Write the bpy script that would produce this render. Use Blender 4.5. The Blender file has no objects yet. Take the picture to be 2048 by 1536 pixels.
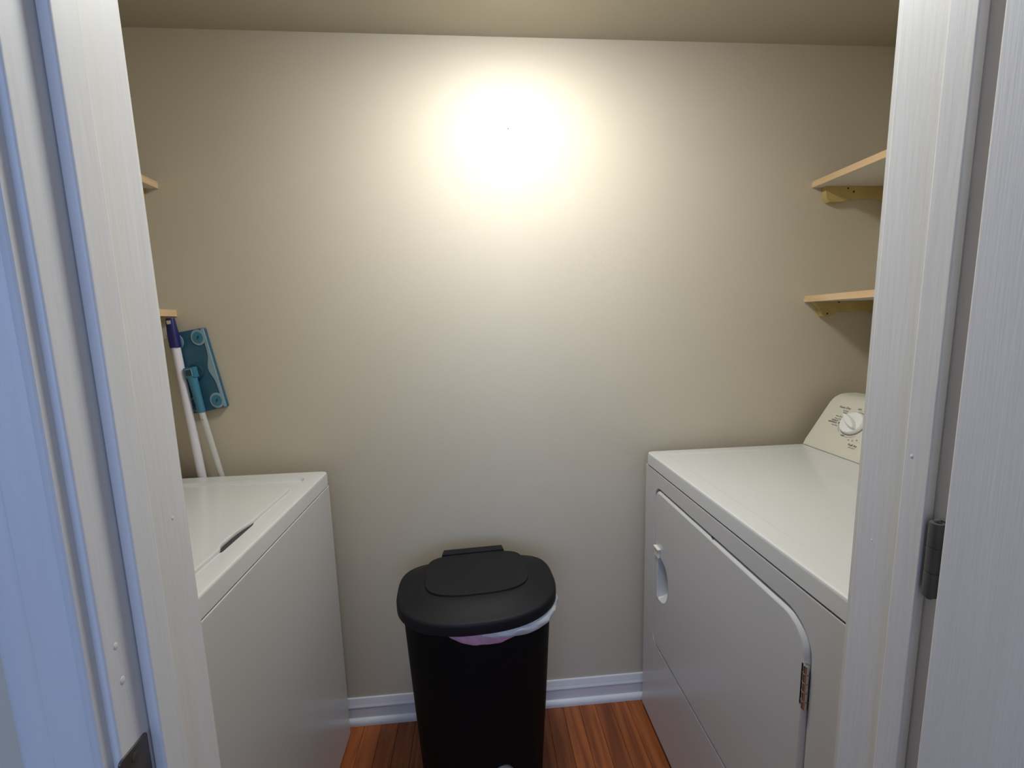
import bpy, bmesh, math, random
from mathutils import Vector, Matrix
random.seed(7)
PI = math.pi
SC = bpy.context.scene
COL = SC.collection

# ------------------------------------------------------------------ camera
cam_d = bpy.data.cameras.new('camera')
cam_d.sensor_fit = 'HORIZONTAL'
cam_d.sensor_width = 36.0
cam_d.lens = 36.0 * 855.19 / 2048.0
cam_d.clip_start = 0.02
cam = bpy.data.objects.new('camera', cam_d)
COL.objects.link(cam)
_r = Vector((0.99643863, -0.08027564, -0.02580466))
_u = Vector((0.03628634, 0.13198708, 0.99058705))
_f = Vector((0.07611413, 0.98799556, -0.13442993))
_c = Vector((-0.03398, -1.35421, 1.34239))
cam.matrix_world = Matrix(((_r.x, _u.x, -_f.x, _c.x), (_r.y, _u.y, -_f.y, _c.y), (_r.z, _u.z, -_f.z, _c.z), (0, 0, 0, 1)))
SC.camera = cam

# ------------------------------------------------------------------ world, daylight, exposure
world = bpy.data.worlds.new('world'); SC.world = world
world.use_nodes = True
world.node_tree.nodes['Background'].inputs[0].default_value = (0.40, 0.58, 1.0, 1)
world.node_tree.nodes['Background'].inputs[1].default_value = 0.6
SC.view_settings.view_transform = 'Standard'
SC.view_settings.look = 'None'
SC.view_settings.exposure = 0.0
SC.view_settings.gamma = 1.0
SC.view_settings.use_curve_mapping = False

LAMP_STRENGTH = 75.0
LAMP_COLOR = (0.975, 1.0, 0.985)
DAY_POWER = 21.5
DAY_COLOR = (0.41, 0.58, 1.0)

day = bpy.data.lights.new('window_daylight', 'AREA')
day.shape = 'RECTANGLE'; day.size = 1.8; day.size_y = 1.2
day.energy = DAY_POWER; day.color = DAY_COLOR
day_o = bpy.data.objects.new('window_daylight', day)
COL.objects.link(day_o)
day_o.location = (-0.30, -3.04, 1.45)
day_o.rotation_euler = (math.radians(90), 0, 0)      # shines towards +y, in from the hall window

# ------------------------------------------------------------------ measurements (metres)
H = 2.170                       # closet ceiling
XL, XR = -1.20, 1.30            # closet side walls
YF, YO = -0.900, -1.014         # closet side / hall side of the front wall
JL, JR = -0.346, 0.4135         # jamb faces
HALL = -3.0                     # hall wall with the window
DOORH = 2.03

# ------------------------------------------------------------------ materials
def new_mat(name):
    m = bpy.data.materials.new(name); m.use_nodes = True
    nt = m.node_tree; b = nt.nodes['Principled BSDF']
    return m, nt, b

def mat_plain(name, col, rough=0.5, metal=0.0, coat=0.0, coat_rough=0.1, spec=0.5, vary=0.04, vscale=6.0, bump=0.0, bscale=60.0, stretch=(1, 1, 1)):
    """painted / moulded surface: faint colour mottling plus optional fine relief"""
    m, nt, b = new_mat(name)
    N, L = nt.nodes, nt.links
    tc = N.new('ShaderNodeTexCoord'); mp = N.new('ShaderNodeMapping')
    mp.inputs['Scale'].default_value = stretch
    L.new(tc.outputs['Object'], mp.inputs['Vector'])
    nz = N.new('ShaderNodeTexNoise'); nz.inputs['Scale'].default_value = vscale; nz.inputs['Detail'].default_value = 4
    L.new(mp.outputs['Vector'], nz.inputs['Vector'])
    rp = N.new('ShaderNodeValToRGB')
    rp.color_ramp.elements[0].position = 0.3; rp.color_ramp.elements[1].position = 0.7
    rp.color_ramp.elements[0].color = tuple(c * (1 - vary) for c in col) + (1,)
    rp.color_ramp.elements[1].color = tuple(min(1, c * (1 + vary)) for c in col) + (1,)
    L.new(nz.outputs['Fac'], rp.inputs['Fac']); L.new(rp.outputs['Color'], b.inputs['Base Color'])
    b.inputs['Roughness'].default_value = rough
    b.inputs['Metallic'].default_value = metal
    b.inputs['Specular IOR Level'].default_value = spec
    b.inputs['Coat Weight'].default_value = coat
    b.inputs['Coat Roughness'].default_value = coat_rough
    if bump > 0:
        n2 = N.new('ShaderNodeTexNoise'); n2.inputs['Scale'].default_value = bscale; n2.inputs['Detail'].default_value = 5
        L.new(mp.outputs['Vector'], n2.inputs['Vector'])
        bp = N.new('ShaderNodeBump'); bp.inputs['Strength'].default_value = bump; bp.inputs['Distance'].default_value = 0.002
        L.new(n2.outputs['Fac'], bp.inputs['Height']); L.new(bp.outputs['Normal'], b.inputs['Normal'])
    return m

def mat_wood(name, c0, c1, rough=0.4, scale=(40, 3, 40), coat=0.0, rnd=0.0):
    m, nt, b = new_mat(name)
    N, L = nt.nodes, nt.links
    tc = N.new('ShaderNodeTexCoord'); mp = N.new('ShaderNodeMapping'); mp.inputs['Scale'].default_value = scale
    oi = N.new('ShaderNodeObjectInfo')
    ad = N.new('ShaderNodeVectorMath'); ad.operation = 'ADD'
    ml = N.new('ShaderNodeMath'); ml.operation = 'MULTIPLY'; ml.inputs[1].default_value = 37.0
    L.new(oi.outputs['Random'], ml.inputs[0])
    L.new(tc.outputs['Object'], mp.inputs['Vector']); L.new(mp.outputs['Vector'], ad.inputs[0]); L.new(ml.outputs[0], ad.inputs[1])
    nz = N.new('ShaderNodeTexNoise'); nz.inputs['Scale'].default_value = 1.0; nz.inputs['Detail'].default_value = 6; nz.inputs['Distortion'].default_value = 0.8
    L.new(ad.outputs[0], nz.inputs['Vector'])
    rp = N.new('ShaderNodeValToRGB')
    rp.color_ramp.elements[0].position = 0.32; rp.color_ramp.elements[1].position = 0.62
    rp.color_ramp.elements[0].color = c0 + (1,); rp.color_ramp.elements[1].color = c1 + (1,)
    L.new(nz.outputs['Fac'], rp.inputs['Fac'])
    hv = N.new('ShaderNodeHueSaturation')
    mr = N.new('ShaderNodeMapRange'); mr.inputs['To Min'].default_value = 1 - rnd; mr.inputs['To Max'].default_value = 1 + rnd
    L.new(oi.outputs['Random'], mr.inputs['Value']); L.new(mr.outputs[0], hv.inputs['Value'])
    L.new(rp.outputs['Color'], hv.inputs['Color']); L.new(hv.outputs['Color'], b.inputs['Base Color'])
    b.inputs['Roughness'].default_value = rough; b.inputs['Coat Weight'].default_value = coat; b.inputs['Coat Roughness'].default_value = 0.25
    bp = N.new('ShaderNodeBump'); bp.inputs['Strength'].default_value = 0.15; bp.inputs['Distance'].default_value = 0.001
    L.new(nz.outputs['Fac'], bp.inputs['Height']); L.new(bp.outputs['Normal'], b.inputs['Normal'])
    return m

M = {}
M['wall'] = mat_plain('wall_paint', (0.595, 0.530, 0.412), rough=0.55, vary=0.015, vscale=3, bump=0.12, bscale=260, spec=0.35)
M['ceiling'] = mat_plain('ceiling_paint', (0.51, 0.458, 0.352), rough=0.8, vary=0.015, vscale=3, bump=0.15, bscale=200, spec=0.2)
M['hall'] = mat_plain('hall_wall_paint', (0.62, 0.62, 0.62), rough=0.7, vary=0.02)
M['trim'] = mat_plain('trim_enamel', (0.64, 0.625, 0.61), rough=0.42, vary=0.025, vscale=9, bump=0.18, bscale=22, stretch=(9, 9, 0.7), spec=0.4)
M['door'] = mat_plain('door_enamel', (0.62, 0.60, 0.59), rough=0.5, vary=0.025, vscale=8, bump=0.16, bscale=40, stretch=(14, 14, 0.5), spec=0.35)
M['base'] = mat_plain('baseboard_enamel', (0.69, 0.70, 0.72), rough=0.28, vary=0.02, spec=0.5)
M['oak'] = mat_wood('oak_floor', (0.165, 0.038, 0.008), (0.36, 0.100, 0.022), rough=0.45, scale=(36, 2.2, 36), coat=0.08, rnd=0.16)
M['subfloor'] = mat_plain('floor_joint_dark', (0.035, 0.014, 0.007), rough=0.8)
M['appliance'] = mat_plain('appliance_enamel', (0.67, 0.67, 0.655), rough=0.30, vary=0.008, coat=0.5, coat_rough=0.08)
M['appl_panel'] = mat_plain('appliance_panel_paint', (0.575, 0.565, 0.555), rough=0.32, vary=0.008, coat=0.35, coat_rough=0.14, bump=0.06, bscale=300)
M['plastic_cream'] = mat_plain('cream_plastic', (0.80, 0.77, 0.66), rough=0.4)
M['console'] = mat_plain('console_panel', (0.66, 0.625, 0.53), rough=0.45, vary=0.01)
M['knob'] = mat_plain('white_knob_plastic', (0.80, 0.80, 0.78), rough=0.35, vary=0.01)
M['gap'] = mat_plain('dark_gap', (0.045, 0.042, 0.045), rough=0.8)
M['ink'] = mat_plain('dark_ink', (0.03, 0.03, 0.03), rough=0.7)
M['ink_grey'] = mat_plain('grey_ink', (0.20, 0.19, 0.17), rough=0.7)
M['chrome'] = mat_plain('chrome', (0.62, 0.61, 0.58), rough=0.18, metal=1.0)
M['bronze'] = mat_plain('aged_dark_metal', (0.13, 0.12, 0.11), rough=0.42, metal=0.8, vary=0.25, vscale=40)
M['hinge'] = mat_plain('dull_steel_hinge', (0.10, 0.10, 0.10), rough=0.65, metal=0.3, vary=0.1, vscale=40)
M['shelf'] = mat_plain('shelf_white_paint', (0.66, 0.62, 0.55), rough=0.6)
M['edge'] = mat_wood('pale_pine_edge', (0.62, 0.42, 0.23), (0.74, 0.53, 0.31), rough=0.6, scale=(60, 4, 60))
M['cleat'] = mat_plain('yellowed_wood_cleat', (0.52, 0.39, 0.15), rough=0.5, vary=0.14, vscale=14)
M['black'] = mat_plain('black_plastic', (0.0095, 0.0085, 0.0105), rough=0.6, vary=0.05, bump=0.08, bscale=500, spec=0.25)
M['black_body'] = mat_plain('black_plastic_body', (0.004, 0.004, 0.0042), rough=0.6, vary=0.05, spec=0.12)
M['disc'] = mat_plain('pale_metal_disc', (0.45, 0.52, 0.58), rough=0.3, metal=0.7)
M['bag'] = mat_plain('white_bag_film', (0.93, 0.95, 0.97), rough=0.22, vary=0.10, vscale=40, bump=0.8, bscale=70, spec=0.6)
M['pink'] = mat_plain('pink_bag_band', (0.88, 0.52, 0.68), rough=0.35, vary=0.12, vscale=40, bump=0.4, bscale=70)
M['navy'] = mat_plain('navy_plastic', (0.022, 0.020, 0.13), rough=0.4)
M['pole'] = mat_plain('white_coated_pole', (0.74, 0.70, 0.76), rough=0.32)
M['steelpole'] = mat_plain('pale_grey_pole', (0.66, 0.65, 0.62), rough=0.3, metal=0.25)
M['teal'] = mat_plain('teal_plastic', (0.030, 0.105, 0.165), rough=0.4)
M['teal_mid'] = mat_plain('bright_teal_plastic', (0.048, 0.195, 0.290), rough=0.4)
M['teal_dark'] = mat_plain('dark_teal_rubber', (0.012, 0.06, 0.09), rough=0.6)
M['teal_pale'] = mat_plain('pale_teal_rubber', (0.25, 0.36, 0.42), rough=0.5)

def mat_lamp():
    m, nt, b = new_mat('lit_frosted_glass')
    b.inputs['Base Color'].default_value = (0.85, 0.83, 0.78, 1)
    b.inputs['Emission Color'].default_value = LAMP_COLOR + (1,)
    b.inputs['Emission Strength'].default_value = LAMP_STRENGTH
    return m
M['lamp'] = mat_lamp()

# ------------------------------------------------------------------ mesh helpers
def finish(name, bm, mat, parent=None, smooth=False, loc=None):
    bmesh.ops.recalc_face_normals(bm, faces=bm.faces)
    me = bpy.data.meshes.new(name); bm.to_mesh(me); bm.free()
    if smooth:
        for p in me.polygons: p.use_smooth = True
        try: me.set_sharp_from_angle(angle=math.radians(35))
        except Exception: pass
    me.materials.append(M[mat])
    o = bpy.data.objects.new(name, me); COL.objects.link(o)
    if smooth:
        w = o.modifiers.new('weighted_normal', 'WEIGHTED_NORMAL'); w.keep_sharp = True; w.weight = 60
    if parent is not None: o.parent = parent
    if loc is not None: o.location = loc
    return o

def add_box(bm, x0, x1, y0, y1, z0, z1, bev=0.0, seg=2):
    r = bmesh.ops.create_cube(bm, size=1.0)
    vs = r['verts']
    for v in vs:
        v.co = Vector((x0 + (v.co.x + .5) * (x1 - x0), y0 + (v.co.y + .5) * (y1 - y0), z0 + (v.co.z + .5) * (z1 - z0)))
    if bev > 0:
        es = {e for v in vs for e in v.link_edges}
        bmesh.ops.bevel(bm, geom=list(es), offset=bev, segments=seg, profile=0.5, affect='EDGES')

def box(name, x0, x1, y0, y1, z0, z1, mat, parent=None, bev=0.0, seg=2):
    bm = bmesh.new(); add_box(bm, min(x0, x1), max(x0, x1), min(y0, y1), max(y0, y1), min(z0, z1), max(z0, z1), bev, seg)
    return finish(name, bm, mat, parent, smooth=bev > 0)

def prism(name, pts, axis, a0, a1, mat, parent=None, bev=0.0, smooth=True, seg=2):
    """2-D outline pushed along one axis. axis 'x': pts are (y,z); 'y': (x,z); 'z': (x,y)"""
    bm = bmesh.new(); add_prism(bm, pts, axis, a0, a1, bev, seg)
    return finish(name, bm, mat, parent, smooth=smooth)

def P3(axis, p, a):
    return {'x': (a, p[0], p[1]), 'y': (p[0], a, p[1]), 'z': (p[0], p[1], a)}[axis]

def add_prism(bm, pts, axis, a0, a1, bev=0.0, seg=2):
    lo = [bm.verts.new(P3(axis, p, a0)) for p in pts]
    hi = [bm.verts.new(P3(axis, p, a1)) for p in pts]
    n = len(pts)
    f0 = bm.faces.new(lo); f1 = bm.faces.new(hi)
    for i in range(n):
        bm.faces.new((lo[i], lo[(i + 1) % n], hi[(i + 1) % n], hi[i]))
    if bev > 0:
        bmesh.ops.recalc_face_normals(bm, faces=bm.faces)
        es = set(f0.edges) | set(f1.edges)
        bmesh.ops.bevel(bm, geom=list(es), offset=bev, segments=seg, profile=0.5, affect='EDGES')

def loft(name, loops, mat, parent=None, cap0=True, cap1=True, smooth=True):
    bm = bmesh.new(); add_loft(bm, loops, cap0, cap1)
    return finish(name, bm, mat, parent, smooth=smooth)

def add_loft(bm, loops, cap0=True, cap1=True, closed=True):
    rows = [[bm.verts.new(p) for p in lp] for lp in loops]
    n = len(rows[0])
    for a, b in zip(rows, rows[1:]):
        for i in range(n if closed else n - 1):
            j = (i + 1) % n
            bm.faces.new((a[i], a[j], b[j], b[i]))
    if cap0: bm.faces.new(rows[0])
    if cap1: bm.faces.new(rows[-1])

def tube_loops(p0, p1, radii, n=20):
    """loops of circles along a segment: radii = [(t, r), ...]"""
    p0, p1 = Vector(p0), Vector(p1); d = (p1 - p0).normalized()
    a = d.cross(Vector((0, 1, 0)));  a = a.normalized() if a.length > 1e-4 else Vector((1, 0, 0))
    b = d.cross(a)
    return [[p0 + (p1 - p0) * t + (a * math.cos(2 * PI * i / n) + b * math.sin(2 * PI * i / n)) * r for i in range(n)] for t, r in radii]

def tube(name, p0, p1, radii, mat, parent=None, n=20):
    return loft(name, tube_loops(p0, p1, radii, n), mat, parent)

def rrect(x0, x1, y0, y1, rs, n=6):
    """rounded rectangle; rs radius for corners (x0,y0),(x1,y0),(x1,y1),(x0,y1)"""
    if not isinstance(rs, (tuple, list)): rs = (rs,) * 4
    out = []
    for (cx, cy, sx, sy, a0), r in zip(((x0, y0, 1, 1, PI), (x1, y0, -1, 1, 1.5 * PI), (x1, y1, -1, -1, 0), (x0, y1, 1, -1, .5 * PI)), rs):
        for k in range(n + 1):
            a = a0 + .5 * PI * k / n
            out.append((cx + sx * r + r * math.cos(a), cy + sy * r + r * math.sin(a)))
    return out

def inset(pts, d):
    """move a (counter-clockwise) outline inwards by d"""
    n = len(pts); out = []
    for i in range(n):
        a, p, b = Vector(pts[i - 1]), Vector(pts[i]), Vector(pts[(i + 1) % n])
        e1, e2 = (p - a), (b - p)
        if e1.length < 1e-7: e1 = e2
        if e2.length < 1e-7: e2 = e1
        n1 = Vector((-e1.y, e1.x)).normalized(); n2 = Vector((-e2.y, e2.x)).normalized()
        m = n1 + n2
        m = m.normalized() / max(.3, m.normalized().dot(n1)) if m.length > 1e-6 else n1
        q = p + m * d
        out.append((q.x, q.y))
    return out

def add_holed(bm, axis, a, outer, holes):
    """flat face with holes; returns vert loops"""
    loops = []; es = []
    for lp in [outer] + holes:
        vs = [bm.verts.new(P3(axis, p, a)) for p in lp]
        es += [bm.edges.new((vs[i], vs[(i + 1) % len(vs)])) for i in range(len(vs))]
        loops.append(vs)
    bmesh.ops.triangle_fill(bm, use_beauty=True, use_dissolve=False, edges=es)
    return loops

def extend(bm, vs, axis, a, pts=None):
    """wall from an existing vert loop to a new loop at depth a"""
    k = 'xyz'.index(axis)
    new = []
    for i, v in enumerate(vs):
        co = Vector(P3(axis, pts[i], a)) if pts else v.co.copy()
        co[k] = a
        new.append(bm.verts.new(co))
    for i in range(len(vs)):
        j = (i + 1) % len(vs)
        bm.faces.new((vs[i], vs[j], new[j], new[i]))
    return new

def empty(name, loc=(0, 0, 0)):
    o = bpy.data.objects.new(name, None); COL.objects.link(o); o.location = loc
    o.empty_display_size = 0.1
    return o

def thing(name, label, cat, group=None):
    o = empty(name); o['label'] = label; o['category'] = cat
    if group: o['group'] = group
    return o

def structure(o, label, cat):
    o['kind'] = 'structure'; o['label'] = label; o['category'] = cat
    return o

def text(name, s, size, origin, right, up, mat, parent, align='CENTER'):
    cu = bpy.data.curves.new(name, 'FONT'); cu.body = s; cu.size = size; cu.extrude = 0.00012
    cu.align_x = align; cu.align_y = 'CENTER'
    t = bpy.data.objects.new(name, cu); COL.objects.link(t)
    dg = bpy.context.evaluated_depsgraph_get()
    me = bpy.data.meshes.new_from_object(t.evaluated_get(dg))
    bpy.data.objects.remove(t); bpy.data.curves.remove(cu)
    r, u = Vector(right).normalized(), Vector(up).normalized(); nn = r.cross(u)
    mw = Matrix(((r.x, u.x, nn.x, origin[0]), (r.y, u.y, nn.y, origin[1]), (r.z, u.z, nn.z, origin[2]), (0, 0, 0, 1)))
    me.transform(mw)
    me.materials.clear(); me.materials.append(M[mat])
    o = bpy.data.objects.new(name, me); COL.objects.link(o); o.parent = parent
    return o

# ================================================================== SETTING
T = 0.10
structure(box('wall_back', XL - T, XR + T, 0, T, 0, H + .25, 'wall'), 'beige painted back wall of the laundry closet', 'wall')
structure(box('wall_left', XL - T, XL, YO, 0, 0, H + .25, 'wall'), 'beige painted side wall beside the washer', 'wall')
structure(box('wall_right', XR, XR + T, YO, 0, 0, H + .25, 'wall'), 'beige painted side wall beside the dryer', 'wall')
bm = bmesh.new()
OL, OR = JL - 0.019, JR + 0.019
add_box(bm, XL - 1.2, OL, YO, YF, 0, H + .25)
add_box(bm, OR, XR + 1.2, YO, YF, 0, H + .25)
add_box(bm, OL, OR, YO, YF, DOORH + .019, H + .25)
structure(finish('wall_front', bm, 'wall'), 'beige front wall with the closet doorway', 'wall')
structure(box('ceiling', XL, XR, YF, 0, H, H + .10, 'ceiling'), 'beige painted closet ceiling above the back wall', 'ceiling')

# hall the photographer stands in (only its light reaches the picture)
bm = bmesh.new()
wx0, wx1, wz0, wz1 = -1.20, 0.60, 0.85, 2.05
add_box(bm, XL - 1.2, wx0, HALL - .1, HALL, 0, 2.42); add_box(bm, wx1, XR + 1.2, HALL - .1, HALL, 0, 2.42)
add_box(bm, wx0, wx1, HALL - .1, HALL, 0, wz0); add_box(bm, wx0, wx1, HALL - .1, HALL, wz1, 2.42)
structure(finish('wall_hall', bm, 'hall'), 'pale hall wall with a window, opposite the closet', 'wall')
structure(box('wall_hall_left', XL - 1.3, XL - 1.2, HALL - .1, YF, 0, 2.42, 'hall'), 'pale end wall of the hall beyond the washer', 'wall')
structure(box('wall_hall_right', XR + 1.2, XR + 1.3, HALL - .1, YF, 0, 2.42, 'hall'), 'pale end wall of the hall beyond the dryer', 'wall')
structure(box('ceiling_hall', XL - 1.3, XR + 1.3, HALL - .1, YO, 2.42, 2.50, 'hall'), 'pale ceiling of the hall outside the closet', 'ceiling')
win = structure(empty('window_1', ((wx0 + wx1) / 2, HALL, wz0)), 'white framed hall window opposite the closet', 'window')
for nm, a in (('frame_stile', (wx0, wx0 + .045, wz0, wz1)), ('frame_stile', (wx1 - .045, wx1, wz0, wz1)), ('frame_rail', (wx0, wx1, wz0, wz0 + .045)), ('frame_rail', (wx0, wx1, wz1 - .045, wz1))):
    o = box(nm, a[0], a[1], HALL - .075, HALL - .045, a[2], a[3], 'trim', None, .003)
    o.parent = win; o.matrix_parent_inverse = Matrix.Translation(-win.location)

# ---- floor: strip oak running from the hall to the back wall
floor = structure(box('floor', XL - 1.3, XR + 1.3, HALL - .1, .02, -.06, -.006, 'subfloor'), 'reddish brown strip oak floor', 'floor')
PW = 0.0572
meshes = {}
def plank_mesh(L):
    L = round(L, 2)
    if L not in meshes:
        bm = bmesh.new(); add_box(bm, -PW / 2 + .0004, PW / 2 - .0004, -L / 2 + .0004, L / 2 - .0004, -.0135, 0, .0008, 1)
        me = bpy.data.meshes.new('plank'); bm.to_mesh(me); bm.free(); me.materials.append(M['oak'])
        meshes[L] = me
    return meshes[L]
nx = int((XR - XL) / PW) + 2
for i in range(nx):
    x = XL + (i + .5) * PW - .01
    if x > XR + .02: break
    y = 0.0
    first = random.choice((.32, .46, .58, .74, .88, 1.02))
    while y > -1.6:
        L = first if y == 0.0 else random.choice((.62, .78, .9, 1.04))
        o = bpy.data.objects.new('plank', plank_mesh(L)); COL.objects.link(o); o.parent = floor
        o.location = (x, y - round(L, 2) / 2, random.uniform(-.0005, 0))
        y -= round(L, 2)

# ---- baseboard on the back wall: flat board with moulded cap and shoe moulding
bb = structure(prism('baseboard_back', [(0, 0), (-.011, 0), (-.011, .058), (-.0125, .060), (-.0125, .063), (-.0105, .066), (-.0085, .072), (-.0085, .076), (-.0065, .079), (-.0060, .086), (-.004, .0895), (0, .0900)], 'x', XL, XR, 'base', None, smooth=True),
               'white moulded baseboard along the back wall', 'baseboard')
sh = [(-.011, 0), (-.023, 0)] + [(-.011 - .012 * math.cos(a), .006 + .015 * math.sin(a)) for a in [k * PI / 16 for k in range(0, 9)]]
prism('shoe_molding', sh, 'x', XL, XR, 'base', bb, smooth=True)
# nail left in the wall
wb = bpy.data.objects['wall_back']
tube('nail', (.0782, .004, 1.923), (.0782, -.004, 1.923), [(0, .0010), (.6, .0010), (.62, .0018), (1, .0014)], 'bronze', wb, 10)

# ---- door frame: jambs, stops, casings
SP = 0.0105                       # stop projection
SY0, SY1 = -0.957, -0.984         # stop, closet side and hall side
def frame_side(n, s, label):
    J = JL if s < 0 else JR
    root = structure(empty('trim_%d' % n, (J, (YF + YO) / 2, 0)), label, 'door frame')
    inv = Matrix.Translation(-root.location)
    made = []
    made.append(box('jamb_board', J, J + s * .019, YO, YF, 0, DOORH, 'trim', None, .0022, 3))
    made.append(box('door_stop', J, J - s * SP, SY1, SY0, 0, DOORH - .0, 'trim', None, .0024, 3))
    # casing on the hall side: colonial profile, (offset away from the opening, offset out of the wall)
    prof = [(.006, 0), (.006, .0085), (.0075, .0098), (.011, .0100), (.0135, .0085), (.016, .0090), (.020, .0105), (.029, .0125), (.036, .0140), (.0385, .0128), (.0405, .0142), (.046, .0160), (.054, .0165), (.0575, .0155), (.059, .012), (.059, 0)]
    made.append(prism('casing', [(J + s * a, YO - b) for a, b in prof], 'z', 0, DOORH + .06, 'trim', None, smooth=True))
    # casing on the closet side (its edge catches the lamp)
    made.append(prism('inner_casing', [(J + s * a, YF + b) for a, b in [(.006, 0), (.006, .009), (.010, .011), (.03, .013), (.055, .014), (.058, .012), (.058, 0)]], 'z', 0, DOORH + .05, 'trim', None, smooth=True))
    for o in made:
        o.parent = root; o.matrix_parent_inverse = inv
    return root, inv
tr1, inv1 = frame_side(1, -1, 'white painted door frame on the latch side, beside the washer')
tr2, inv2 = frame_side(2, 1, 'white painted door frame on the hinge side, beside the dryer')
tr3 = structure(empty('trim_3', (0, YO, DOORH)), 'white painted head of the closet door frame', 'door frame')
for nm, a in (('head_jamb', (OL, OR, YO, YF, DOORH, DOORH + .019)), ('door_stop', (JL, JR, SY1, SY0, DOORH - SP, DOORH)), ('casing', (OL - .04, OR + .04, YO - .014, YO, DOORH + .006, DOORH + .06))):
    o = box(nm, *a, 'trim', None, .002); o.parent = tr3; o.matrix_parent_inverse = Matrix.Translation(-tr3.location)

def child(o, root, inv):
    o.parent = root; o.matrix_parent_inverse = inv
    return o
# strike plate let into the latch jamb
o = child(prism('strike_plate', rrect(-1.0175, -.9875, .932, .989, .003, 3), 'x', JL - .0005, JL + .0016, 'bronze', None, .0005), tr1, inv1); o['label'] = 'aged dark metal strike plate'
child(box('strike_lip', JL - .001, JL + .0016, -1.024, -1.0165, .945, .976, 'bronze', None, .0006), tr1, inv1)
for z in (.942, .979):
    child(tube('strike_screw', (JL + .001, -1.0025, z), (JL + .0024, -1.0025, z), [(0, .004), (.7, .004), (1, .003)], 'bronze', None, 12), tr1, inv1)
# filled nail heads and drips in the paint
for (x, y, z, r) in ((JL, -1.0022, 1.0850, .0022), (JL, -1.0010, 1.0520, .0026), (JL, -.9200, 1.160, .0016)):
    bm = bmesh.new(); bmesh.ops.create_uvsphere(bm, u_segments=12, v_segments=8, radius=1.0)
    for v in bm.verts: v.co = Vector((x + v.co.x * r * .28, y + v.co.y * r, z + v.co.z * r * 1.3))
    child(finish('filled_nail', bm, 'trim', None, True), tr1, inv1)
for (x, y, z, r) in ((JR - SP, -.9655, 1.200, .0017), (JR, -.921, 1.085, .0012)):
    bm = bmesh.new(); bmesh.ops.create_uvsphere(bm, u_segments=12, v_segments=8, radius=1.0)
    for v in bm.verts: v.co = Vector((x + v.co.x * r * .3, y + v.co.y * r, z + v.co.z * r * 1.2))
    child(finish('filled_nail', bm, 'trim', None, True), tr2, inv2)

# ---- the closet door, swung open into the hall
door = structure(empty('door_1', (.405, -1.02, .012)), 'white painted closet door swung open into the hall', 'door')
dinv = Matrix.Translation(-door.location)
DX0, DX1 = 0.3835, 0.4185
child(box('door_slab', DX0, DX1, -1.7755, -1.0175, .012, DOORH - .004, 'door', None, .0022, 3), door, dinv)
def hinge(zc):
    h = .0385
    lf = child(box('hinge_leaf', JR - .0012, JR + .001, -1.013, -.9875, zc - h, zc + h, 'hinge', None, .0005), door, dinv)
    lf['label'] = 'dull dark steel hinge leaf'
    seg = 2 * h / 3
    for k in range(3):
        z0 = zc - h + k * seg
        t_ = tube('hinge_knuckle', (.4050, -.9945, z0 + .0002), (.4050, -.9945, z0 + seg - .0002), [(0, .0058), (.03, .0061), (.97, .0061), (1, .0058)], 'hinge', None, 16)
        t_.parent = lf
    t_ = tube('hinge_pin', (.4050, -.9945, zc - h - .003), (.4050, -.9945, zc + h + .003), [(0, .002), (.02, .003), (.98, .003), (1, .002)], 'hinge', None, 12)
    t_.parent = lf
for zc in (.25, 1.104, 1.82):
    hinge(zc)
kb = child(tube('door_knob', (DX0, -1.72, .96), (DX0 - .06, -1.72, .96), [(0, .03), (.08, .03), (.1, .012), (.45, .011), (.55, .022), (.75, .027), (.95, .02), (1, .008)], 'bronze', None, 24), door, dinv)

# ================================================================== CEILING LAMP
lamp = thing('ceiling_lamp', 'lit round flush dome lamp on the closet ceiling', 'ceiling lamp')
LX, LY, LR = 0.09, -0.445, 0.130
def ring(r, z, n=40): return [(LX + r * math.cos(2 * PI * i / n), LY + r * math.sin(2 * PI * i / n), z) for i in range(n)]
loft('lamp_base', [ring(LR + .012, H), ring(LR + .014, H - .012), ring(LR + .004, H - .022), ring(LR - .01, H - .022)], 'trim', lamp)
loft('diffuser', [ring(LR * math.cos(a), H - .022 - .030 * math.sin(a)) for a in [k * PI / 2 / 9 for k in range(9)]] + [ring(.004, H - .0523)], 'lamp', lamp)
tube('finial', (LX, LY, H - .051), (LX, LY, H - .064), [(0, .006), (.4, .008), (.8, .006), (1, .002)], 'chrome', lamp, 12)

# ================================================================== SHELVES
def shelf(name, s, xf, z, wallx, label, group, cleat_pts, holes):
    root = thing(name, label, 'shelf', group)
    th = .0195
    box('shelf_board', xf + s * .0022, wallx, -.885, 0, z - th, z, 'shelf', root, .0008)
    e = box('edge_band', xf, xf + s * .0022, -.885, 0, z - th, z, 'edge', root, .0005); e['label'] = 'pale wooden front edge'
    c = prism('cleat', cleat_pts, 'y', -.018, 0, 'cleat', root, .0015); c['label'] = 'yellowed wooden cleat on the back wall'
    for (hx, hz, r) in holes:
        tube('screw_hole', (hx, -.0178, hz), (hx, -.0186, hz), [(0, r), (1, r)], 'ink', c, 10)
    box('side_cleat', wallx - s * .018, wallx, -.885, -.019, z - th - .045, z - th, 'cleat', root, .0015)
    return root
zt, zl = 1.7735, 1.4150
UR = [(1.0775, zt - .0195), (1.083, 1.722), (1.0862, 1.7150), (1.0935, 1.7065), (1.112, 1.7060), (1.140, 1.7075), (1.150, 1.7120), (1.160, 1.7185), (1.264, 1.7185), (1.276, 1.7150), (1.288, 1.7070), (XR, 1.7040), (XR, zt - .0195)]
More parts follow.
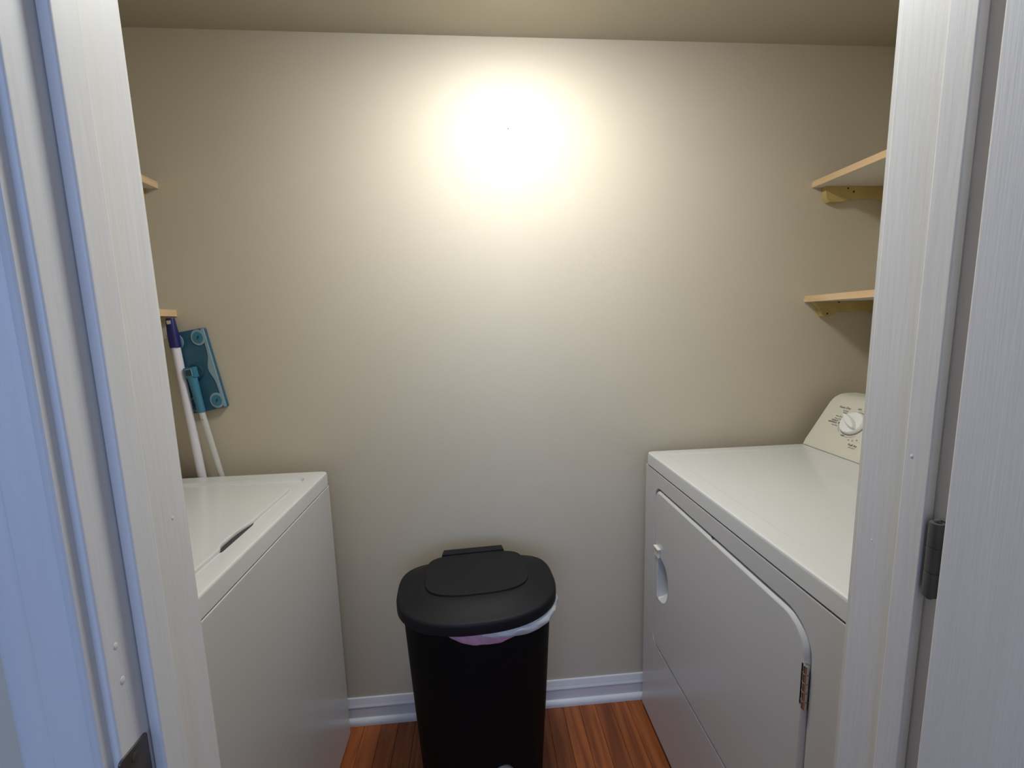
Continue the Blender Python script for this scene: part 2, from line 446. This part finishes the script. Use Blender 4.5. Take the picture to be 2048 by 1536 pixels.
LRp = [(1.062, zl - .0195), (1.085, 1.3770), (1.092, 1.3600), (1.0970, 1.3490), (1.1040, 1.3455), (1.122, 1.3455), (1.136, 1.3520), (1.150, 1.3620), (1.270, 1.3620), (1.285, 1.3530), (XR, 1.3500), (XR, zl - .0195)]
shelf('wall_shelf', 1, 1.0465, zt, XR, 'upper white shelf with pale wooden edge above the dryer', 'shelves above the dryer', UR, [(1.154, 1.7475, .0028), (1.174, 1.737, .0034)])
shelf('wall_shelf', 1, 1.0440, zl, XR, 'lower white shelf with pale wooden edge above the dryer console', 'shelves above the dryer', LRp, [(1.114, 1.3560, .0030), (1.152, 1.3920, .0030)])
def mir(pts, off): return [(-(x - 1.0465) * (abs(XL) - .922) / (XR - 1.0465) - .922, z + off) for x, z in pts]
shelf('wall_shelf', -1, -.9225, zt, XL, 'upper white shelf with pale wooden edge above the washer', 'shelves above the washer', mir(UR, 0), [(-1.05, 1.7475, .0028)])
shelf('wall_shelf', -1, -.9165, zl, XL, 'lower white shelf with pale wooden edge above the blue mop', 'shelves above the washer', mir(LRp, 0), [(-1.05, 1.385, .003)])

# ================================================================== WASHER
ws = thing('clothes_washer', 'white top loading washing machine with closed lid under the mop poles', 'washing machine')
WX, WXB = -0.5010, -1.150          # front / back
WY0, WY1 = -0.0555, -0.7430        # far side / near side
WZ = 0.9200
# cabinet
bm = bmesh.new(); add_prism(bm, rrect(WXB, WX, WY1, WY0, .012, 5), 'z', .018, .8765, .0030, 3)
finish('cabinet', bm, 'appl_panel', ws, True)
box('seam', WXB + .006, WX - .004, WY1 + .004, WY0 - .004, .876, .8805, 'gap', ws)
for x in (WX - .05, WXB + .05):
    for y in (WY0 - .05, WY1 + .05):
        tube('levelling_foot', (x, y, 0), (x, y, .02), [(0, .018), (.5, .018), (.6, .010), (1, .010)], 'ink', ws, 14)
# top panel: rim, shallow recess, finger slot by the lid
CX0, CX1, CY0, CY1 = WXB + .19, -.5455, WY1 + .055, -.1100
outer = rrect(WXB, WX, WY1, WY0, .020, 6)
cont = rrect(CX0, CX1, CY0, CY1, .022, 6)
slot = [(-.5620, -.520), (-.5500, -.518), (-.5455, -.509), (-.5450, -.470), (-.5455, -.430), (-.5480, -.404), (-.5510, -.390), (-.5540, -.386), (-.5620, -.386)]
bm = bmesh.new()
o_in = inset(outer, .006)
lp = add_holed(bm, 'z', WZ, o_in, [cont])
v = extend(bm, lp[0], 'z', WZ - .0018, inset(outer, .0018)); v = extend(bm, v, 'z', WZ - .006, outer); v = extend(bm, v, 'z', .8800)
c1 = inset(cont, .0050)
v = extend(bm, lp[1], 'z', WZ - .0012, inset(cont, .0012)); v = extend(bm, v, 'z', WZ - .0062, c1)
finish('top_panel', bm, 'appliance', ws, True)
bm = bmesh.new(); add_holed(bm, 'z', WZ - .0062, c1, [[(x - .0045, y) for x, y in slot]])
finish('lid_recess', bm, 'appliance', ws, True)
prism('finger_slot_shade', [(x - .0045, y) for x, y in slot], 'z', WZ - .034, WZ - .0066, 'gap', ws)  # solid dark plug: the shade inside the hollow slot is put into its colour
# lid with the scalloped grip on its front edge
ln, lf_ = -.6160, -.1825
lid = rrect(CX0 + .02, -.5560, CY0 + .055, lf_, .022, 6)
lx = -.5560
sc = []
for (x, y) in lid: sc.append((x, y))
k = max(range(len(sc)), key=lambda i: (sc[i][0] > lx - 1e-5) * 1000 + (-sc[i][1] if sc[i][0] > lx - 1e-5 else -9))
grip = [(lx, -.517), (lx - .002, -.512), (lx - .0055, -.505), (lx - .0080, -.495), (lx - .0085, -.465), (lx - .0075, -.440), (lx - .0050, -.422), (lx - .0022, -.408), (lx - .0008, -.398), (lx, -.389)]
sc = sc[:k + 1] + grip + sc[k + 1:]
bm = bmesh.new()
f = bm.faces.new([bm.verts.new((x, y, WZ + .0025)) for x, y in inset(sc, .004)])
vs = list(f.verts)
v = extend(bm, vs, 'z', WZ + .0015, inset(sc, .0012)); v = extend(bm, v, 'z', WZ - .0015, sc); v = extend(bm, v, 'z', WZ - .0060, inset(sc, .001))
finish('lid', bm, 'appliance', ws, True)
# control console at the back (hidden behind the door frame in the photograph)
prism('console', [(WXB + .185, WZ - .002), (WXB + .125, WZ + .12), (WXB + .10, WZ + .142), (WXB + .06, WZ + .150), (WXB + .002, WZ + .150), (WXB + .002, WZ - .002)], 'y', WY1 + .004, WY0 - .004, 'console', ws, .004)
for y in (-.25, -.40, -.55):
    tube('dial', (WXB + .150, y, WZ + .066), (WXB + .174, y, WZ + .078), [(0, .028), (.2, .030), (.8, .027), (1, .022)], 'knob', ws, 24)

# ================================================================== DRYER
dr = thing('clothes_dryer', 'white front loading clothes dryer with control knob on its rear console', 'clothes dryer')
DXF, DXB = 0.4974, 1.205
DY0, DY1 = -0.0470, -0.8340
DZ = 0.9294
# cabinet with an opening for the door
D_out = [(DY1, .018), (DY0, .018), (DY0, .8870), (DY1, .8870)]
dh = rrect(-.7560, -.1240, .3180, .8430, (.060, .030, .034, .066), 8)     # (y,z)
bm = bmesh.new()
lp = add_holed(bm, 'x', DXF, inset(D_out, .0030), [dh])
v = extend(bm, lp[0], 'x', DXF + .0009, inset(D_out, .0009)); v = extend(bm, v, 'x', DXF + .0030, D_out); v = extend(bm, v, 'x', DXB); bm.faces.new(v)
di = inset(dh, .0035)
v = extend(bm, lp[1], 'x', DXF + .0010, inset(dh, .0010)); v = extend(bm, v, 'x', DXF + .0035, inset(dh, .0025)); v = extend(bm, v, 'x', DXF + .050, di); bm.faces.new(v)
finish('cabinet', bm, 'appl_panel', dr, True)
for x in (DXF + .06, DXB - .06):
    for y in (DY0 - .05, DY1 + .05):
        tube('levelling_foot', (x, y, 0), (x, y, .02), [(0, .018), (.5, .018), (.6, .010), (1, .010)], 'ink', dr, 14)
box('seam', DXF + .004, DXB - .004, DY1 + .004, DY0 - .004, .8865, .8925, 'gap', dr)
# door
dd = empty('door'); dd.parent = dr
do = inset(dh, .0070)
pocket = [(-.1660, .4960), (-.1640, .5080), (-.1640, .6220), (-.1660, .6310), (-.1720, .6360)]
for k in range(1, 12):
    a = PI * k / 12
    pocket.append((-.1760 - .058 * math.sin(a) ** .8, .5640 + .0690 * math.cos(a)))
pocket.append((-.1720, .4930))
pocket = pocket[::-1]
# make it run counter-clockwise
def area(p): return sum(p[i - 1][0] * p[i][1] - p[i][0] * p[i - 1][1] for i in range(len(p)))
if area(pocket) < 0: pocket = pocket[::-1]
bm = bmesh.new()
lp = add_holed(bm, 'x', DXF - .0030, inset(do, .0085), [pocket])
v = extend(bm, lp[0], 'x', DXF - .0022, inset(do, .0060)); v = extend(bm, v, 'x', DXF + .0020, inset(do, .0012)); v = extend(bm, v, 'x', DXF + .0045, do); v = extend(bm, v, 'x', DXF + .0300)
finish('door_panel', bm, 'appl_panel', dd, True)
bm = bmesh.new()
rows = []
cy_, cz_ = -.178, .555
for t_, d_ in ((0, -.0032), (.02, -.001), (.05, .008), (.14, .020), (.32, .0290), (.65, .0320), (1, .0330)):
    rows.append([(DXF + d_, y + (cy_ - y) * t_, z + (cz_ - z) * t_) for y, z in pocket])
add_loft(bm, rows, cap0=False, cap1=True)
finish('handle_pocket', bm, 'appl_panel', dd, True)
hl = box('handle_clip', DXF - .0095, DXF - .0028, -.1760, -.1480, .6300, .6570, 'plastic_cream', dd, .0018); hl['label'] = 'cream plastic clip above the grip'
b_ = box('handle_clip_lip', DXF - .0135, DXF - .0028, -.1790, -.1470, .6565, .6610, 'plastic_cream', dd, .0014)
box('handle_lip', DXF - .0062, DXF - .0028, -.1652, -.1612, .4960, .6360, 'appliance', dd, .0008)
# hinges on the near edge
for z0, z1 in ((.6850, .7700), (.3900, .4750)):
    h = tube('hinge', (DXF - .0030, -.7500, z0), (DXF - .0030, -.7500, z1), [(0, .0030), (.03, .0050), (.97, .0050), (1, .0030)], 'chrome', dd, 14); h['label'] = 'chrome hinge barrel'
    for k in range(1, 5):
        z = z0 + (z1 - z0) * k / 5
        tube('hinge_ring', (DXF - .0030, -.7500, z - .0008), (DXF - .0030, -.7500, z + .0008), [(0, .0054), (1, .0054)], 'ink_grey', h, 14)
    box('hinge_plate', DXF - .0042, DXF - .0026, -.7470, -.7400, z0 + .004, z1 - .004, 'chrome', h, .0004)
tube('latch_screw', (DXF + .0012, -.4480, .8395), (DXF - .0006, -.4480, .8395), [(0, .004), (1, .003)], 'ink', dr, 10)
# top panel with a faint pressed outline
outer = rrect(DXF, DXB, DY1, DY0, .018, 6)
pr = rrect(DXF + .048, 1.0, DY1 + .045, DY0 - .045, .022, 6)
bm = bmesh.new()
lp = add_holed(bm, 'z', DZ, inset(outer, .007), [pr])
v = extend(bm, lp[0], 'z', DZ - .0020, inset(outer, .002)); v = extend(bm, v, 'z', DZ - .007, outer); v = extend(bm, v, 'z', .8915)
v = extend(bm, lp[1], 'z', DZ - .0012, inset(pr, .0030)); v = extend(bm, v, 'z', DZ - .0013, inset(pr, .0040)); bm.faces.new(v)
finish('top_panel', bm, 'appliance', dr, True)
# console
con = prism('console', [(1.0300, DZ + .0015), (1.0380, .9480), (1.0560, .9760), (1.1150, 1.0680), (1.1240, 1.0780), (1.1340, 1.0860), (1.1480, 1.0925), (1.1650, 1.0955), (DXB, 1.0955), (DXB, DZ + .0015)], 'y', DY1 + .004, DY0 - .006, 'console', dr, .0025)
box('console_seam', 1.0322, DXB - .004, DY1 + .008, DY0 - .010, DZ - .0005, DZ + .002, 'gap', dr)
# legends and knob on the sloping console face
up = Vector((1.1150 - 1.0560, 0, 1.0680 - .9760)).normalized(); rgt = Vector((0, -1, 0)); nrm = rgt.cross(up)
K0 = Vector((1.0560, 0, .9760)); b0 = .0495
def cp(y, b, h=.0006): return K0 + up * (b - b0) + Vector((0, y, 0)) + nrm * h
kc = cp(-.1787, .1050, 0)
def kring(r, h, n=36): return [tuple(kc + nrm * h + (rgt * math.cos(2 * PI * i / n) + up * math.sin(2 * PI * i / n)) * r) for i in range(n)]
kn = loft('control_knob', [kring(.0375, -.001), kring(.0375, .004), kring(.0360, .010), kring(.0335, .0125), kring(.030, .0130)], 'knob', dr)
loft('knob_shadow_ring', [kring(.0400, -.001), kring(.0400, .0012), kring(.0380, .0014)], 'ink_grey', dr)
# raised lens-shaped finger grip across the knob
g = []
ga = math.radians(-33)
ax1 = rgt * math.cos(ga) + up * math.sin(ga); ax2 = -rgt * math.sin(ga) + up * math.cos(ga)
def lens(w, h, s):
    pts = []
    for i in range(32):
        a = 2 * PI * i / 32
        c, s_ = math.cos(a), math.sin(a)
        pts.append(tuple(kc + nrm * h + ax1 * (.034 * s * c) + ax2 * (w * s_ * abs(s_) ** .3)))
    return pts
loft('knob_grip', [lens(.0120, .012, 1.0), lens(.0105, .020, .99), lens(.0075, .0245, .96), lens(.004, .0255, .9)], 'knob', kn)
for s_, y, b, size, mt, al in (('Auto Dry', -.1200, .1500, .0105, 'ink', 'CENTER'), ('OFF', -.1690, .1545, .0070, 'ink', 'CENTER'),
        ('Wrinkle', -.1290, .1395, .0060, 'ink_grey', 'CENTER'), ('Shield', -.1300, .1330, .0060, 'ink_grey', 'CENTER'),
        ('Very Dry', -.1300, .1180, .0062, 'ink_grey', 'RIGHT'), ('More Dry', -.1330, .1095, .0062, 'ink_grey', 'RIGHT'),
        ('ENERGY', -.1260, .1020, .0066, 'ink', 'RIGHT'), ('PREFERRED', -.1260, .0950, .0066, 'ink', 'RIGHT'), ('Less Dry', -.1330, .0870, .0062, 'ink_grey', 'RIGHT'),
        ('OFF', -.1690, .0610, .0070, 'ink', 'CENTER'), ('10', -.1950, .0530, .0058, 'ink_grey', 'CENTER'), ('20', -.2080, .0540, .0058, 'ink_grey', 'CENTER'), ('30', -.2200, .0590, .0058, 'ink_grey', 'CENTER'),
        ('Fluff Air', -.2180, .0400, .0095, 'ink', 'CENTER'), ('NO HEAT', -.2200, .0320, .0052, 'ink_grey', 'CENTER')):
    p = cp(y, b)
    if b < b0:                                   # lower, steeper part of the face
        up2 = Vector((1.0560 - 1.0380, 0, .9760 - .9480)).normalized()
        p = K0 + up2 * (b - b0) + Vector((0, y, 0)) + rgt.cross(up2) * .0006
    text('legend', s_, size, p, rgt, up, mt, con, al)
# scale arc with ticks round the lower side of the knob, diamond mark beside ENERGY PREFERRED
def arc(name, r0, r1, a0, a1, n=24):
    bm = bmesh.new(); lo, hi = [], []
    for i in range(n + 1):
        a = math.radians(a0 + (a1 - a0) * i / n)
        d_ = rgt * math.cos(a) + up * math.sin(a)
        lo.append(bm.verts.new(kc + nrm * .0006 + d_ * r0)); hi.append(bm.verts.new(kc + nrm * .0006 + d_ * r1))
    for i in range(n): bm.faces.new((lo[i], lo[i + 1], hi[i + 1], hi[i]))
    finish(name, bm, 'ink_grey', con)
for a0_, a1_ in ((195, 232), (245, 310), (85, 100), (55, 76)): arc('scale_arc', .0450, .0459, a0_, a1_)
for a in (258, 275, 292): arc('scale_tick', .0459, .0490, a - .5, a + .5, 1)
prism_pts = [cp(-.1335 + dy, .0975 + db, .0006) for dy, db in ((-.004, .0), (0, -.0045), (.004, 0), (0, .0045))]
bm = bmesh.new(); bm.faces.new([bm.verts.new(p) for p in prism_pts]); finish('preferred_mark', bm, 'ink', con)

# ================================================================== TRASH CAN
tc = thing('trash_can', 'tall black plastic trash can with domed flip lid against the back wall', 'trash can')
TX, TY, TA = -0.0600, -0.2430, math.radians(3.6)
ca, sa = math.cos(TA), math.sin(TA)
def tl(x, y, z): return (TX + x * ca - y * sa, TY + x * sa + y * ca, z)
def dshape(hw, df, db, n=72, ef=2.35, eb=3.8):
    """bowed front (-y), squarer back (+y)"""
    pts = []
    for i in range(n):
        a = 2 * PI * i / n
        c, s = math.cos(a), math.sin(a)
        e = eb if s > 0 else ef
        r = (abs(c) ** e + abs(s) ** e) ** (-1 / e)
        pts.append((r * c * hw, r * s * (db if s > 0 else df)))
    return pts
def dl(hw, df, db, z, oy=0, **k): return [tl(x, y + oy, z) for x, y in dshape(hw, df, db, **k)]
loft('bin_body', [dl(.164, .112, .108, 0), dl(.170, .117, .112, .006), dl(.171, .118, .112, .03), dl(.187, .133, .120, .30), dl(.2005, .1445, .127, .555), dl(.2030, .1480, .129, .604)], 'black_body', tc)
# lid: skirt, rounded shoulder, gently crowned top
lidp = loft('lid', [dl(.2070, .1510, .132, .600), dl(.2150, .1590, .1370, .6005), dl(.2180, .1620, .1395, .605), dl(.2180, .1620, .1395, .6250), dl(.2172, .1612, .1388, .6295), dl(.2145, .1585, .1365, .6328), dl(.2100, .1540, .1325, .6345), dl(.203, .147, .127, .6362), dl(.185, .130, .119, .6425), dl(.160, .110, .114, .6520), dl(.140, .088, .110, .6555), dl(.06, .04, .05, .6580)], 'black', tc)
loft('lid_panel', [dl(.1420, .0880, .1130, .6520, .004, eb=4.8, ef=2.9), dl(.1420, .0880, .1130, .6590, .004, eb=4.8, ef=2.9), dl(.1412, .0872, .1122, .6602, .004, eb=4.8, ef=2.9), dl(.1385, .0845, .1095, .6608, .004, eb=4.8, ef=2.9), dl(.06, .04, .05, .6622, .004, eb=4.8, ef=2.9)], 'black', tc)
bm = bmesh.new()
add_prism(bm, [(-.098, .118), (.090, .118), (.086, .1455), (-.093, .1455)], 'z', .632, .6640, .002)
for v_ in bm.verts: v_.co = Vector(tl(v_.co.x, v_.co.y, v_.co.z))
finish('hinge_cover', bm, 'black', tc, True)
# pale metal disc low on the front
bm = bmesh.new()
pts = [(.045 + .030 * math.cos(2 * PI * i / 28), .158 + .030 * math.sin(2 * PI * i / 28)) for i in range(28)]
add_prism(bm, pts, 'y', -.1285, -.1215, .0008)
for v_ in bm.verts: v_.co = Vector(tl(v_.co.x, v_.co.y, v_.co.z))
bd = finish('disc', bm, 'disc', tc, True); bd['label'] = 'pale metal disc low on the front'

# ---- trash bag: crumpled film hanging out from under the lid
bag = thing('trash_bag', 'white plastic bag edge with pink band poking out under the black lid', 'trash bag')
def bag_strip(name, a0, a1, mat, prof, out, zt_, zoff, n=90, seed=1, amp=.0022):
    rnd = random.Random(seed)
    ph = [rnd.uniform(0, 6.28) for _ in range(6)]
    bm = bmesh.new(); rows = []
    m = 9
    base = dshape(1, 1, 1, n=720)
    for j in range(m):
        v_ = j / (m - 1); row = []
        for i in range(n + 1):
            u_ = i / n
            a = math.radians(a0 + (a1 - a0) * u_)
            c, s = math.cos(a), math.sin(a)
            e = 3.8 if s > 0 else 2.35
            r = (abs(c) ** e + abs(s) ** e) ** (-1 / e)
            drop = prof(u_)
            bulge = out(u_) * math.sin(PI * min(1, .18 + .72 * v_))
            cr = amp * math.sin(PI * v_) * (math.sin(u_ * 23 + ph[0] + 4 * v_) + .8 * math.sin(u_ * 47 + ph[1] - 7 * v_) + .5 * math.sin(u_ * 83 + ph[2] + 11 * v_))
            k_ = bulge + cr - .004
            x = r * c * (.2070 + k_); y = r * s * ((.1510 if s < 0 else .132) + k_)
            z = zt_ - drop * v_ + zoff(u_) * v_ + .0010 * (math.sin(u_ * 19 + ph[3]) + .5 * math.sin(u_ * 41 + ph[4])) * v_
            row.append(bm.verts.new(tl(x, y, z)))
        rows.append(row)
    for a_, b_ in zip(rows, rows[1:]):
        for i in range(n): bm.faces.new((a_[i], a_[i + 1], b_[i + 1], b_[i]))
    bmesh.ops.solidify(bm, geom=list(bm.faces), thickness=.0008)
    return finish(name, bm, mat, bag, True)
bump_ = lambda u_: max(0.0, math.sin(PI * u_)) ** .55
bag_strip('bag_film', 264, 384, 'bag', lambda u_: .004 + .034 * bump_(u_), lambda u_: .003 + .021 * bump_(u_) * (.55 + .45 * u_), .604, lambda u_: 0, seed=3, amp=.0013)
pb = bag_strip('bag_band', 247, 306, 'pink', lambda u_: .004 + .034 * bump_(u_), lambda u_: .003 + .004 * bump_(u_), .602, lambda u_: 0, seed=5, amp=.001); pb['label'] = 'pink band along the bag edge'
bag_strip('bag_inner', 0, 360, 'bag', lambda u_: -.002, lambda u_: -.004, .600, lambda u_: 0, seed=8, amp=.0)

# ================================================================== BROOM AND MOP
br = thing('broom', 'white broom handle with navy end cap leaning behind the washer', 'broom')
Bt, Bb = Vector((-.9165, -.0310, 1.3890)), Vector((-.8845, -.0310, .9205))
Bd = (Bt - Bb).normalized()
g0 = Bt - Bd * .080
foot = Bb - Bd * ((Bb.z - .075) / Bd.z)
tube('pole', foot, g0 + Bd * .004, [(0, .0112), (1, .0112)], 'pole', br, 24)
# navy cap: tapered flattened grip with a hanging hole
sx = Bd.cross(Vector((0, 1, 0))).normalized()
def cap_loop(t, wx, wy, n=24):
    c = g0 + Bd * t
    return [tuple(c + sx * (wx * math.copysign(abs(math.cos(2 * PI * i / n)) ** .7, math.cos(2 * PI * i / n))) + Vector((0, 1, 0)) * (wy * math.copysign(abs(math.sin(2 * PI * i / n)) ** .7, math.sin(2 * PI * i / n)))) for i in range(n)]
cpz = loft('end_cap', [cap_loop(-.004, .0128, .0128), cap_loop(.0, .0132, .0132), cap_loop(.040, .0126, .0122), cap_loop(.060, .0118, .0100), cap_loop(.078, .0110, .0080), cap_loop(.081, .0098, .0068)], 'navy', br)
cpz['label'] = 'navy plastic end cap with a square hanging hole'
bm = bmesh.new()
hc = g0 + Bd * .069
for i in range(1):
    vs = []
    for dx_, dz_ in ((-.0052, -.0050), (.0052, -.0050), (.0052, .0050), (-.0052, .0050)):
        vs.append(hc + sx * dx_ + Bd * dz_)
    lo = [bm.verts.new(v_ + Vector((0, -.0096, 0))) for v_ in vs]; hi = [bm.verts.new(v_ + Vector((0, -.0076, 0))) for v_ in vs]
    bm.faces.new(lo); bm.faces.new(hi)
    for q in range(4): bm.faces.new((lo[q], lo[(q + 1) % 4], hi[(q + 1) % 4], hi[q]))
finish('hanging_hole', bm, 'wall', cpz)
bd_ = (foot - Vector((0, 0, .045)))
box('broom_head', foot.x - .24, foot.x + .02, -.0530, -.0240, .0, .075, 'navy', br, .006)

mp = thing('flat_mop', 'teal flat floor mop standing upside down against the back wall', 'mop')
# head plate: long axis tilted, lying against the wall
TLc, TRc, BRc, BLc = Vector((-.9450, 1.3480)), Vector((-.8370, 1.3570)), Vector((-.7990, 1.1240)), Vector((-.9020, 1.1020))
cen = (TLc + TRc + BRc + BLc) / 4
lng = ((TLc + TRc) / 2 - (BLc + BRc) / 2); hl_ = lng.length / 2; lng.normalize()
wid = Vector((lng.y, -lng.x))                    # towards the right-hand edge
hw_ = .0530
def hp(a, b, y): 
    q = cen + wid * a + lng * b
    return (q.x, y, q.y)
def head_prism(name, pts, y0, y1, mat, parent, bev=.001):
    bm = bmesh.new()
    lo = [bm.verts.new(hp(a, b, y0)) for a, b in pts]; hi = [bm.verts.new(hp(a, b, y1)) for a, b in pts]
    f0 = bm.faces.new(lo); f1 = bm.faces.new(hi); n = len(pts)
    for i in range(n): bm.faces.new((lo[i], lo[(i + 1) % n], hi[(i + 1) % n], hi[i]))
    if bev > 0:
        bmesh.ops.recalc_face_normals(bm, faces=bm.faces)
        bmesh.ops.bevel(bm, geom=list(f0.edges), offset=bev, segments=2, profile=.5, affect='EDGES')
    return finish(name, bm, mat, parent, True)
hd = head_prism('mop_head', rrect(-hw_, hw_, -hl_, hl_, .005, 4), -.0150, -.0015, 'teal', mp, .0025)
# pale rubber edge with a wavy inner border along both long sides
for s in (-1, 1):
    pts = [(hw_ * s, -hl_ + .002), (hw_ * s, hl_ - .002)]
    wav = []
    for i in range(25):
        b = hl_ - .002 - i * (2 * hl_ - .004) / 24
        w = .008 + .012 * math.exp(-(b / .028) ** 2)
        wav.append(((hw_ - w) * s, b))
    pts += wav
    e = head_prism('rubber_edge', pts, -.0166, -.0140, 'teal_pale', hd, .0005)
    e['label'] = 'pale teal wavy edge'
# four cloth grippers
for a in (-1, 1):
    for b in (-1, 1):
        c_ = (a * (hw_ - .0215), b * (hl_ - .0255))
        ell = lambda rx, ry: [(c_[0] + rx * math.cos(2 * PI * i / 28), c_[1] + ry * math.sin(2 * PI * i / 28)) for i in range(28)]
        gp = head_prism('gripper_ring', ell(.0200, .0235), -.0168, -.0140, 'teal_pale', hd, .0005)
        g2 = head_prism('gripper', ell(.0145, .0170), -.0178, -.0150, 'teal_mid', mp, .0006)
        head_prism('gripper_slit', [(c_[0] + x, c_[1] + z) for x, z in ((-.003, -.006), (.003, -.002), (.0045, .006), (-.001, .003))], -.0184, -.0170, 'teal_dark', g2, 0)
# swivel joint, neck and pole
jp = Vector((-.8765, -.0330, 1.2310)); pe = Vector((-.8285, -.0320, .9210)); nk = Vector((-.8605, -.0325, 1.1110))
head_prism('swivel_base', [(((jp.x - cen.x) * wid.x + (jp.z - cen.y) * wid.y) + .022 * math.cos(2 * PI * i / 28) + .004, ((jp.x - cen.x) * lng.x + (jp.z - cen.y) * lng.y) + .024 * math.sin(2 * PI * i / 28)) for i in range(28)], -.0235, -.0145, 'teal_dark', mp, .002)
jd = (jp - nk).normalized(); js = jd.cross(Vector((0, 1, 0))).normalized()
def jbox(name, c, hx, hz, y0, y1, mat, parent, bev=.001):
    bm = bmesh.new()
    pts = [c + js * a * hx + jd * b * hz for a, b in ((-1, -1), (1, -1), (1, 1), (-1, 1))]
    lo = [bm.verts.new((p.x, y0, p.z)) for p in pts]; hi = [bm.verts.new((p.x, y1, p.z)) for p in pts]
    f0 = bm.faces.new(lo); bm.faces.new(hi)
    for i in range(4): bm.faces.new((lo[i], lo[(i + 1) % 4], hi[(i + 1) % 4], hi[i]))
    if bev: 
        bmesh.ops.recalc_face_normals(bm, faces=bm.faces); bmesh.ops.bevel(bm, geom=list(f0.edges), offset=bev, segments=2, affect='EDGES')
    return finish(name, bm, mat, parent, True)
jb = jbox('swivel_joint', jp, .0135, .0155, -.0440, -.0230, 'teal_mid', mp, .002)
jbox('joint_frame', jp, .0098, .0112, -.0452, -.0438, 'teal_pale', jb, .0004)
jbox('joint_socket', jp, .0080, .0092, -.0458, -.0450, 'teal_dark', jb, 0)
tube('neck', jp - jd * .012, nk, [(0, .0125), (.15, .0118), (.5, .0108), (.95, .0100), (1, .0090)], 'teal_mid', mp, 22)
pd = (nk - pe).normalized(); pend = pe - pd * ((pe.z - .02) / pd.z)
tube('pole', pend, nk + pd * .006, [(0, .0080), (1, .0080)], 'steelpole', mp, 20)
tube('lock_button', nk - pd * .022 + Vector((0, -.0075, 0)), nk - pd * .022 + Vector((0, -.0100, 0)), [(0, .0032), (.7, .0032), (1, .002)], 'chrome', mp, 12)
tube('grip', pend, pend + pd * .10, [(0, .009), (.05, .0115), (.9, .0115), (1, .009)], 'teal_mid', mp, 18)
